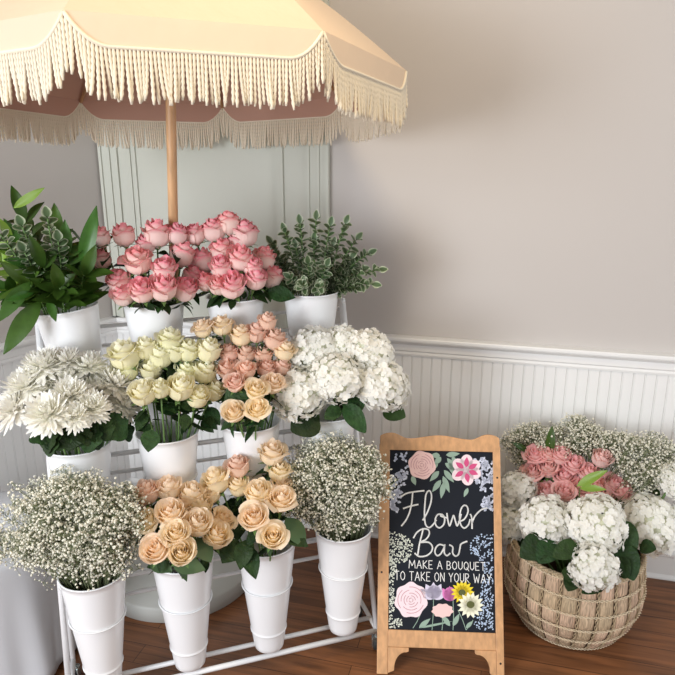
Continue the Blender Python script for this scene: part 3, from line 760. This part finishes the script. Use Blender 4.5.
# ------------------------------------------------------------------ chalkboard sign
FL = at_z(376.7, 673, 0); FR = at_z(504, 678, 0)
sx = (FR-FL); SW = (FR-FL).length; sx = V((sx.x, sx.y, 0)).normalized()
back_d = V((-sx.y, sx.x, 0))
O_ = (FL+FR)/2
LEAN = 26*PI/180
sz = (Z*math.cos(LEAN)+back_d*math.sin(LEAN)).normalized(); sn = sx.cross(sz).normalized()   # sn points to the viewer
if sn.dot(CAM-O_) < 0: sn = -sn
SM = Matrix((sx, sz, sn)).transposed().to_4x4(); SM.translation = O_
SI = SM.inverted()
sign = thing('chalkboard_sign', 'wooden a-frame chalkboard sign with hand painted flowers standing between stand and basket', 'sign', O_)
S0 = Matrix.Translation(-O_)@SM
def spx(x, y, d=0):                                     # picture coordinate to the board's own plane
    p = at_plane(x, y, O_+sn*.004, sn); q = SI@p; return V((q.x, q.y, .004+d))
hw = SW/2; 
def board_poly(name, m, polys, d, parent=sign):
    mb = MB()
    for pl in polys:
        n = len(pl); q = [S0@V((p.x, p.y, .004+d)) for p in pl]; q2 = [S0@V((p.x, p.y, .004)) for p in pl]
        mb.add(q+q2, [tuple(range(n))]+[(i, n+i, n+(i+1) % n, (i+1) % n) for i in range(n)])
    return mb.build(name, m, parent, smooth=False)
yt = spx(385, 433).y; SH = yt+.01
yb0 = spx(440, 631).y; yb1 = spx(440, 451).y
def prism(name, outline, z0, z1, m=M['signwood'], parent=sign):
    mb = MB(); n = len(outline)
    mb.add([S0@V((x, y, z)) for z in (z0, z1) for (x, y) in outline], [tuple(range(n-1, -1, -1)), tuple(range(n, 2*n))]+[(i, (i+1) % n, n+(i+1) % n, n+i) for i in range(n)])
    return bevel(mb.build(name, m, parent, smooth=False), .002)
bx0 = spx(389.0, 540).x; bx1 = spx(494, 540).x
prism('leg', [(-hw, 0), (bx0, 0), (bx0, yb1+.02), (-hw, yb1+.02)], -.010, .010)
prism('leg', [(bx1, 0), (hw, 0), (hw, yb1+.02), (bx1, yb1+.02)], -.010, .010)
# crest rail: raised rounded shoulders, a dip, then a gentle hump
yt = spx(385, 433).y
crest = []
for i in range(41):
    a = i/40; x = -hw+.002+(SW-.004)*a; e = min(a, 1-a)
    if e < .10: h = .0-.012*((.10-e)/.10)**2.5+.002
    elif e < .24: h = .002-.018*(.5-.5*math.cos(PI*(e-.10)/.14))
    else: h = -.016+.012*(.5-.5*math.cos(PI*(e-.24)/.26))
    crest.append((x, yt+h))
prism('crest_rail', [(-hw+.002, yb1), (hw-.002, yb1)]+crest[::-1], -.0102, .0104)
prism('bottom_rail', [(bx0, yb0-.052), (bx1, yb0-.052), (bx1, yb0), (bx0, yb0)], -.009, .0095)
def bracket(s_):
    x0 = bx0 if s_ < 0 else bx1; pts = [(0, 0)]
    pts += [(.066, 0), (.066, -.012), (.058, -.014)]
    for i in range(9):
        a = i/8*PI/2; pts.append((.058-.038*math.sin(a), -.014-.05*(1-math.cos(a))))
    pts += [(.020, -.070), (.0, -.078)]
    pl = [(x0-s_*x, yb0-.052+y) for x, y in pts]
    if s_ < 0: pl = pl[::-1]
    prism('corner_bracket', pl, -.006, .012)
bracket(-1); bracket(1)
mb = MB(); mb.box((bx0-.004, yb0-.004, -.006), (bx1+.004, yb1+.004, .004), S0); mb.build('chalkboard_panel', M['board'], sign, False)
mb = MB()
for (x, y) in ((-hw+.012, .31), (hw-.012, .045), (hw-.012, .62)): mb.tube([S0@V((x, y, .009)), S0@V((x, y, .0115))], .0032, 10)
mb.build('screw', M['screw'], sign)
# rear legs of the a-frame
bm_ = Matrix.Rotation(0, 4, 'X')
def rear(x0, x1, y0, y1, nm):
    # hinged at the top, leaning backwards
    top = sz*(SH-.09)-sn*.012
    bot = back_d*.56
    dn = (bot-top).normalized(); nb = sx.cross(dn).normalized()
    mtx = Matrix((sx, dn, nb)).transposed().to_4x4(); mtx.translation = top
    LL = (bot-top).length
    mb = MB(); mb.box((x0, y0*LL, -.008), (x1, y1*LL, .008), mtx); mb.build(nm, M['signwood'], sign, False)
rear(-.15, -.125, 0, 1, 'rear_leg'); rear(.125, .15, 0, 1, 'rear_leg'); rear(-.125, .125, .05, .09, 'rear_crossbar'); rear(-.125, .125, .6, .64, 'rear_crossbar')
mb = MB()
for x in (-.138, .138): mb.tube([S0@V((x-.015, SH-.085, -.013)), S0@V((x+.015, SH-.085, -.013))], .005, 8)
mb.build('hinge', M['steel'], sign)

# the painting on the board
def crop4(x, y): return spx(370+x/4.5, 420+y/4.5)
def ell(cx, cy, rx, ry, ang=0, n=18, wav=0, k=0, phs=0):
    out = []
    for i in range(n):
        a = 2*PI*i/n; w_ = 1+wav*math.sin(k*a+phs); x = rx*w_*math.cos(a); y = ry*w_*math.sin(a)
        out.append(spx(cx+x*math.cos(ang)-y*math.sin(ang), cy+x*math.sin(ang)+y*math.cos(ang)))
    return out[::-1]
def pet(cx, cy, ang, L, wd, n=8):
    pts = []
    for i in range(n+1):
        b = i/n; pts.append((b*L, wd*.5*math.sin(PI*b**.8)))
    for i in range(n-1, 0, -1):
        b = i/n; pts.append((b*L, -wd*.5*math.sin(PI*b**.8)))
    return [spx(cx+x*math.cos(ang)-y*math.sin(ang), cy+x*math.sin(ang)+y*math.cos(ang)) for x, y in pts][::-1]
def stroke_poly(pts, w):                                # a brush stroke as flat quads
    out = []
    for (a, b) in zip(pts[:-1], pts[1:]):
        d = b-a
        if d.length < 1e-6: continue
        d.normalize(); n = V((-d.y, d.x, 0))*w*.5; e = d*w*.25
        out.append([a-e-n, b+e-n, b+e+n, a-e+n])
    return out
def smooth(pts, m=6):
    out = []; n = len(pts)
    for i in range(n-1):
        p0 = pts[max(i-1, 0)]; p1 = pts[i]; p2 = pts[i+1]; p3 = pts[min(i+2, n-1)]
        for j in range(m):
            t = j/m; out.append(tuple(.5*((2*p1[k])+(-p0[k]+p2[k])*t+(2*p0[k]-5*p1[k]+4*p2[k]-p3[k])*t*t+(-p0[k]+3*p1[k]-3*p2[k]+p3[k])*t**3) for k in (0, 1)))
    return out+[pts[-1]]
script = [[(140, 345), (165, 330), (200, 323), (243, 318)], [(192, 326), (188, 370), (178, 415), (162, 450), (142, 476)], [(150, 398), (180, 388), (216, 380)],
          [(238, 450), (258, 415), (274, 370), (276, 335), (266, 318), (252, 335), (247, 380), (245, 430), (250, 470), (266, 484), (284, 470), (298, 450)],
          [(325, 425), (306, 425), (294, 445), (296, 472), (312, 485), (330, 472), (336, 448), (328, 428), (318, 432), (345, 440)],
          [(346, 420), (350, 450), (358, 476), (368, 450), (376, 430), (384, 454), (392, 476), (404, 448), (410, 424)],
          [(398, 458), (424, 446), (440, 416), (438, 392), (424, 384), (410, 400), (403, 436), (408, 470), (424, 486), (442, 472), (450, 448)],
          [(452, 424), (458, 444), (459, 488)], [(459, 462), (470, 436), (486, 416), (504, 402), (526, 396)],
          [(240, 488), (232, 520), (222, 560), (214, 612)], [(196, 530), (212, 505), (238, 490), (262, 494), (266, 515), (250, 538), (226, 550), (262, 550), (280, 568), (276, 592), (254, 610), (222, 614), (202, 600)],
          [(334, 566), (314, 560), (298, 572), (292, 594), (302, 610), (318, 602), (332, 576), (336, 562), (334, 596), (346, 610), (360, 600)],
          [(358, 562), (372, 572), (372, 598), (384, 612), (398, 604), (404, 580), (410, 558), (436, 546)]]
pol = []
for s_ in script: pol += stroke_poly([crop4(*p) for p in smooth(s_)], .0048)
board_poly('script_lettering', M['chalk'], pol, .0014)
GL = {'M': ([[(0, 1), (.08, 0), (.45, .7), (.82, 0), (.9, 1)]], .9), 'A': ([[(0, 1), (.35, 0), (.7, 1)], [(.12, .62), (.58, .62)]], .7), 'K': ([[(0, 0), (0, 1)], [(.55, 0), (.02, .5), (.6, 1)]], .6),
      'E': ([[(.5, 0), (0, 0), (0, 1), (.52, 1)], [(0, .5), (.42, .5)]], .52), 'B': ([[(0, 0), (0, 1), (.4, .97), (.55, .75), (.4, .5), (0, .48)], [(0, 0), (.35, .03), (.48, .24), (.36, .46)]], .55),
      'O': ([[(.33, 0), (.08, .18), (0, .5), (.08, .82), (.33, 1), (.58, .82), (.66, .5), (.58, .18), (.33, 0)]], .66), 'U': ([[(0, 0), (.02, .75), (.28, 1), (.54, .75), (.56, 0)]], .56),
      'Q': ([[(.33, 0), (.08, .18), (0, .5), (.08, .82), (.33, 1), (.58, .82), (.66, .5), (.58, .18), (.33, 0)], [(.4, .72), (.72, 1.12)]], .68), 'T': ([[(0, 0), (.62, 0)], [(.31, 0), (.31, 1)]], .62),
      'N': ([[(0, 1), (0, 0), (.58, 1), (.58, 0)]], .58), 'Y': ([[(0, 0), (.3, .5), (.6, 0)], [(.3, .5), (.3, 1)]], .6), 'R': ([[(0, 1), (0, 0), (.42, .05), (.52, .26), (.4, .48), (0, .52), (.56, 1)]], .56),
      'W': ([[(0, 0), (.22, 1), (.45, .3), (.68, 1), (.9, 0)]], .9)}
def letter_line(txt, x0, y0, x1, y1, h):
    wid = sum((.48 if ch == ' ' else GL[ch][1]+.24) for ch in txt)-.24
    out = []; cur = 0
    for ch in txt:
        if ch == ' ': cur += .48; continue
        for s_ in GL[ch][0]:
            pp = []
            for (a, b) in s_:
                f = (cur+a)/wid; pp.append(spx(x0+(x1-x0)*f, y0+(y1-y0)*f+b*h))
            out += stroke_poly(pp, .0021)
        cur += GL[ch][1]+.24
    return out
board_poly('capital_lettering', M['chalk'], letter_line('MAKE A BOUQUET', 409, 560, 485, 562.5, 8.0)+letter_line('TO TAKE ON YOUR WAY', 395, 571, 491, 574.5, 8.8), .0014)
def arcs(cx, cy, rr, sx_=1, sy_=1, seed=0):
    rnd = random.Random(seed); out = []
    for i, r_ in enumerate(rr):
        a0 = rnd.uniform(0, 6); n = 3
        for q in range(n):
            st = a0+q*2*PI/n; pts = [(cx+sx_*r_*math.cos(st+.25*k), cy+sy_*r_*math.sin(st+.25*k)) for k in range(7)]
            out += stroke_poly([spx(*p) for p in pts], .0019)
    return out
rb_ = random.Random(5)
board_poly('painted_rose', M['ppink'], [ell(422, 465, 13.5, 14, n=40, wav=.05, k=6)], .0006)
board_poly('painted_petal_lines', M['pline'], arcs(422, 465, (1.8, 4, 6, 8.4, 11), seed=2), .0010)
lf = []
for i, (x, y, a, L) in enumerate([(441, 457, 2.3, 10), (438, 463, 2.5, 11), (439, 471, 2.3, 14), (441, 480, 2.2, 15), (444, 482, 1.75, 17), (444, 470, .9, 16), (445, 463, .6, 15), (447, 458, .9, 20), (452, 456, 1.1, 17), (446, 455, -.1, 14), (440, 456, -3.0, 9), (450, 462, 1.3, 14), (443, 476, 1.2, 18)]):
    lf.append(pet(x, y, a, L, 5.5))
lf += [pet(412, 476, 1.2, 10, 5), pet(468, 488, 2.0, 10, 4)]
board_poly('painted_leaves', M['psage'], lf, .0005)
board_poly('painted_blossom', M['pblush'], [ell(466+8*math.cos(a), 470+8*math.sin(a), 7.6, 6.2, a) for a in (-2.5, -1.5, -.5, .35, 1.4, 2.6)], .0007)
board_poly('painted_petal_marks', M['pmag'], [pet(466+3*math.cos(a), 470+3*math.sin(a), a, 10, 5) for a in (-2.5, -1.5, -.5, .35, 1.4, 2.6)], .0010)
for s_ in (0, 1):
    li = []
    for i in range(58):
        v = rb_.random()**.8
        x = (391.5+(1-v*.8)*rb_.uniform(0, 21)) if s_ == 0 else (493-(1-v*.6)*rb_.uniform(0, 22)); y = 454+v*57
        for a in range(3): li.append(pet(x, y, rb_.uniform(0, 6.28), rb_.uniform(2.4, 4.0), 2.4, 5))
    board_poly('painted_lilac', M['lilac'], li, .0005)
def dots(x0, x1, y0, y1, n, m, taper):
    out = []
    while len(out) < n:
        x = rb_.uniform(x0, x1); y = rb_.uniform(y0, y1); v = (y-y0)/(y1-y0)
        if rb_.random() > taper(x, v): continue
        r_ = rb_.uniform(.45, .95); out.append(ell(x, y, r_, r_, n=6))
    o = board_poly('painted_dots', m, out, .0006); o['kind'] = 'stuff'
dots(388.5, 416, 532, 628, 470, M['dotw'], lambda x, v: 1 if (math.hypot(x-398, (532+96*v)-548) < 15 or x < 395+2*math.sin(v*20) or (v > .9 and x < 402)) else 0)
dots(464, 493, 534, 630, 380, M['dotb'], lambda x, v: 1 if (math.hypot(x-484, (534+96*v)-548) < 14 or x > 487-10*v or (v > .75 and x > 474)) else 0)
board_poly('painted_rose', M['pblush'], [ell(411, 600, 16, 17.5, n=44, wav=.06, k=7)], .0009)
board_poly('painted_petal_lines', M['pline'], arcs(411, 600, (2, 4.3, 7, 10, 13.2), seed=4), .0013)
gs = []
for (x0, y0, x1, y1) in ((433.5, 596, 432, 630), (442, 615, 442, 630), (453, 600, 453, 630), (458, 610, 466, 630), (473, 620, 466, 630), (420, 615, 413, 628)): gs += stroke_poly([spx(x0, y0), spx((x0+x1)/2+.6, (y0+y1)/2), spx(x1, y1)], .0020)
board_poly('painted_stems', M['psage'], gs+[pet(419, 628, -.7, 15, 5), pet(419, 628, -.2, 34, 2.2)], .0007)
for q in ((450, 626, -2.2, 14, 5), (453, 626, -1.1, 14, 5), (466, 628, -.8, 10, 4)): board_poly('painted_leaf', M['psage'], [pet(*q)], .0008)
board_poly('painted_tulip', M['plav'], [pet(433.5, 599, a, 17, 9) for a in (-2.5, -2.05, -1.57, -1.1, -.6)]+[ell(434, 592, 7, 7)], .0009)
board_poly('painted_carnation', M['ppink'], [ell(442.5, 610.5, 10.5, 6.8, n=40, wav=.07, k=9)], .0011)
board_poly('painted_bud', M['pfuch'], [pet(450, 601, a, 15, 8) for a in (-2.1, -1.6, -1.1)]+[ell(450, 594, 6, 7)], .0010)
board_poly('painted_daisy', M['pyel'], [pet(462.5, 592, 2*PI*i/15, 12, 4.4) for i in range(15)], .0011)
board_poly('painted_daisy_centre', M['polive'], [ell(462, 592.5, 3.6, 3.2)], .0014)
board_poly('painted_daisy', M['pivory'], [pet(470.5, 605, 2*PI*i/14, 13.5, 5.6) for i in range(14)], .0015)
board_poly('painted_daisy_centre', M['polive'], [ell(470.5, 604.5, 4, 3.6)], .0019)

# ------------------------------------------------------------------ basket
BC = V((.826, 2.03, 0)); BR_ = .229; BH = .29
bk = thing('woven_basket', 'round woven seagrass basket full of flowers, on the floor right of the sign', 'basket', BC)
def br(z):                                                # outline
    t = z/BH
    return BR_*(.70+.30*math.sin(PI/2*min(1, t*1.7+.04))**.85)*(1-.05*max(0, t-.6)/.4)
NC = 24; NR = 5
mb = MB()
for i in range(NR):
    z0 = BH*i/NR; z1 = BH*(i+1)/NR
    for j in range(NC):
        a0 = 2*PI*(j+.5*(i % 2)*0)/NC; a1 = a0+2*PI/NC; rj = random.uniform(-.002, .002)
        def fn(a, b):
            z = z0+(z1-z0)*(.02+.96*b); an = a0+(a1-a0)*(.07+.86*a)
            puff = .011*math.sin(PI*a)**.5*(.45+.55*math.sin(PI*b)**.5)+.0012*math.sin(a*31+j)*math.sin(PI*a)
            r_ = br(z)+puff-.006+rj; return V((r_*math.cos(an), r_*math.sin(an), z))
        cv = random.random()*.9+.05; mb.grid(fn, 12, 6, lambda a, b: cv)
body = mb.build('basket_weave', M['seagrass'], bk)
mb = MB(); pr = [(.001, .002)]+[(br(BH*i/16)-.008, max(.002, BH*i/16)) for i in range(17)]+[(br(BH)-.02, BH-.002)]+[(br(BH*i/8)-.02, max(.01, BH*i/8)) for i in range(7, -1, -1)]+[(.001, .01)]
mb.lathe(pr, 48); mb.build('basket_shell', M['dark'], bk)
mb = MB()
for i in range(0, NR+1):
    z = BH*i/NR; z = max(.006, z)
    for ph2 in (0, PI):
        mb.tube([V(((br(z)+.003+.0045*math.sin(a*NC/2*2*PI/96*2+ph2))*math.cos(2*PI*a/192), (br(z)+.003+.0045*math.sin(a*NC/2*2*PI/96*2+ph2))*math.sin(2*PI*a/192), z+.002*math.cos(a*NC/2*2*PI/96*2+ph2))) for a in range(192)], .0013, 5, closed=True)
mb.build('twine_binding', M['twine'], bk)
mb = MB()
for j in range(NC):
    for ph2 in (0, PI):
        a = 2*PI*j/NC; pts = []
        for i in range(31):
            z = .008+(BH-.01)*i/30; aa = a+.018*math.sin(i*1.26+ph2); r_ = br(z)+.001+.003*math.cos(i*1.26+ph2); pts.append(V((r_*math.cos(aa), r_*math.sin(aa), z)))
        mb.tube(pts, .0020, 5)
mb.build('upright_cord', M['seagrass'], bk)
mb = MB()
for ph2 in (0, 2.1, 4.2):
    mb.tube([V(((br(BH)-.006+.005*math.cos(a*.9+ph2))*math.cos(2*PI*a/180), (br(BH)-.006+.005*math.cos(a*.9+ph2))*math.sin(2*PI*a/180), BH+.004+.005*math.sin(a*.9+ph2))) for a in range(180)], .0045, 6, closed=True)
mb.build('rim', M['seagrass'], bk)

bc = V((BC.x, BC.y, BH))
GB = 'pink roses in the basket'
K = [(535, 452, 1), (533, 470, 1.05), (548, 465, 1), (560, 452, 1), (573, 462, 1), (564, 474, 1.05), (547, 489, 1), (564, 489, 1.05), (588, 470, 1), (597, 484, 1), (613, 482, 1), (622, 488, .9), (601, 455, 1, 'palepink'), (580, 484, 1), (548, 452, .85), (607, 492, .85)]
K = [(e[0], e[1]+4)+tuple(e[2:]) for e in K]
kb = bunch(K, bc, .19, 'bpink', 22, .0, rmax=.17, leaves=1, depth=.2, group=GB, lift=.35, tow=.9)
for o_ in kb:
    if tuple(o_['_px']) == (601.0, 459.0): o_['what'] = 'pale pink rose,'
label_rows(kb, 'pink rose', 'in the basket', 4)
GH = 'white hydrangeas in the basket'
hb = []
for (x, y, s, l) in [(545, 521, 52, 'white hydrangea head at the basket rim, second from left, below the pink roses'), (596, 524, 60, 'large white hydrangea head at the centre of the basket rim'),
                     (650, 524, 62, 'large white hydrangea head at the right of the basket rim'), (518, 489, 44, 'white hydrangea head left of the pink roses in the basket'), (511, 525, 42, 'white hydrangea head overhanging the left side of the basket'),
                     (594, 567, 46, 'lone white hydrangea head hanging low over the front of the basket'), (674, 482, 36, 'white hydrangea head at the far right edge, behind the basket')]:
    fr = bc if y != 567 else bc
    hb.append(hydrangea(l, x, y, fr, .215 if y != 567 else .275, .0 if y != 567 else -.02, s, GH, nleaf=1, leafL=.09, rmax=.19 if y < 560 else .205, lift=.35 if y < 560 else -.0, depth=.16 if y < 560 else .05))
cm = bc
for (i, a, b, c_, d, w_) in [(0, 548, 540, 520, 556, 1.3), (0, 555, 542, 538, 562, 1.3), (1, 578, 545, 553, 556, 1.1), (2, 622, 545, 634, 580, 1.1), (2, 640, 546, 655, 548, 1.4), (5, 575, 575, 568, 590, 1.4), (5, 600, 588, 596, 591, 1), (5, 615, 572, 628, 560, 1.8), (5, 570, 566, 575, 583, 1.6), (2, 655, 545, 676, 537, 1.2), (1, 622, 520, 630, 560, 1.0), (5, 605, 583, 582, 592, .8)]:
    extra_leaf(hb[i], a, b, cm, .235, c_, d, w_, hydleaf)
GV = 'pointed green leaves in the basket'
brl = leaf_mesh('leaf', 1, .30, M['brightleaf'], bend=.1); dkl = leaf_mesh('leaf', 1, .32, M['ruscus'], bend=.1)
for (a, b, c_, d, me, l) in [(549, 455, 552, 426, dkl, 'upright pointed green leaf behind the pink roses in the basket'), (528, 452, 513, 442, dkl, 'short dark pointed leaf at the left of the basket roses'),
                             (577, 486, 607, 470, brl, 'bright yellow green leaf over the basket roses, the upper of two'), (580, 488, 606, 489, brl, 'bright green leaf over the basket roses, the lower of two')]:
    P = on_dome(a, b, bc, .2); root = V((bc.x, bc.y, bc.z-.2)); t = thing('leaf_sprig', l, 'leaf', root, GV)
    mb = MB(); mb.tube([V((0, 0, 0)), (P-root)*.55, P-root], .002, 6); mb.build('stem', M['stem'], t)
    extra_leaf(t, a, b, bc, .235, c_, d, .95, me)
GY = "baby's breath in the basket"
def bcloud(l, x, y, w, h, n, seed, dy): 
    cloud(l, x, y, w, h, bc+V((0, dy*.6, 0)), .18, n, GY, seed, dy=dy*.4, lo=-.8, mouth=.14)
bcloud("baby's breath cloud behind the pink roses in the basket", 571, 441, 66, 50, 2900, 11, .06)
bcloud("baby's breath cloud at the right side of the basket", 648, 468, 72, 66, 3200, 12, .04)
bcloud("baby's breath cloud at the left back of the basket beside the sign", 528, 446, 54, 50, 2000, 13, .06)
bcloud("small baby's breath cloud above the pale pink rose in the basket", 616, 448, 48, 36, 1500, 14, .06)

# ------------------------------------------------------------------ light
w = bpy.data.worlds.new('room_light'); sc.world = w; w.use_nodes = True
bg = w.node_tree.nodes['Background']; bg.inputs[0].default_value = (1, .97, .95, 1); bg.inputs[1].default_value = .41
def area(name, loc, target, sx_, sy_, power, color):
    ld = bpy.data.lights.new(name, 'AREA'); ld.shape = 'RECTANGLE'; ld.size = sx_; ld.size_y = sy_; ld.energy = power; ld.color = color
    o = bpy.data.objects.new(name, ld); COL.objects.link(o); o.location = loc
    o.rotation_euler = (V(target)-V(loc)).to_track_quat('-Z', 'Y').to_euler(); return o
area('window_and_fill_light', (-2.45, -.95, 1.65), (.8, 2.3, .6), 1.5, 1.5, 102, (.92, .95, 1))
area('window_and_fill_light', (-.6, -2.2, 1.1), (-.1, 2.0, .6), 1.6, 1.2, 10, (.95, .97, 1))  # weak frontal fill from behind the viewer
area('window_and_fill_light', (3.3, .5, 1.2), (1.1, 2.3, .8), 1.2, 1.4, 24, (.93, .96, 1))  # grazing fill added to brighten the right end of the back wall
area('ceiling_lamp', (.05, 1.0, 2.75), (-.45, 1.9, 1.7), .3, .3, 12, (1, .78, .50))

sc.view_settings.view_transform = 'Standard'; sc.view_settings.look = 'None'; sc.view_settings.gamma = 1; sc.view_settings.exposure = 0.27
sc.cycles.diffuse_bounces = 8; sc.cycles.max_bounces = 12
sc.view_settings.use_curve_mapping = False
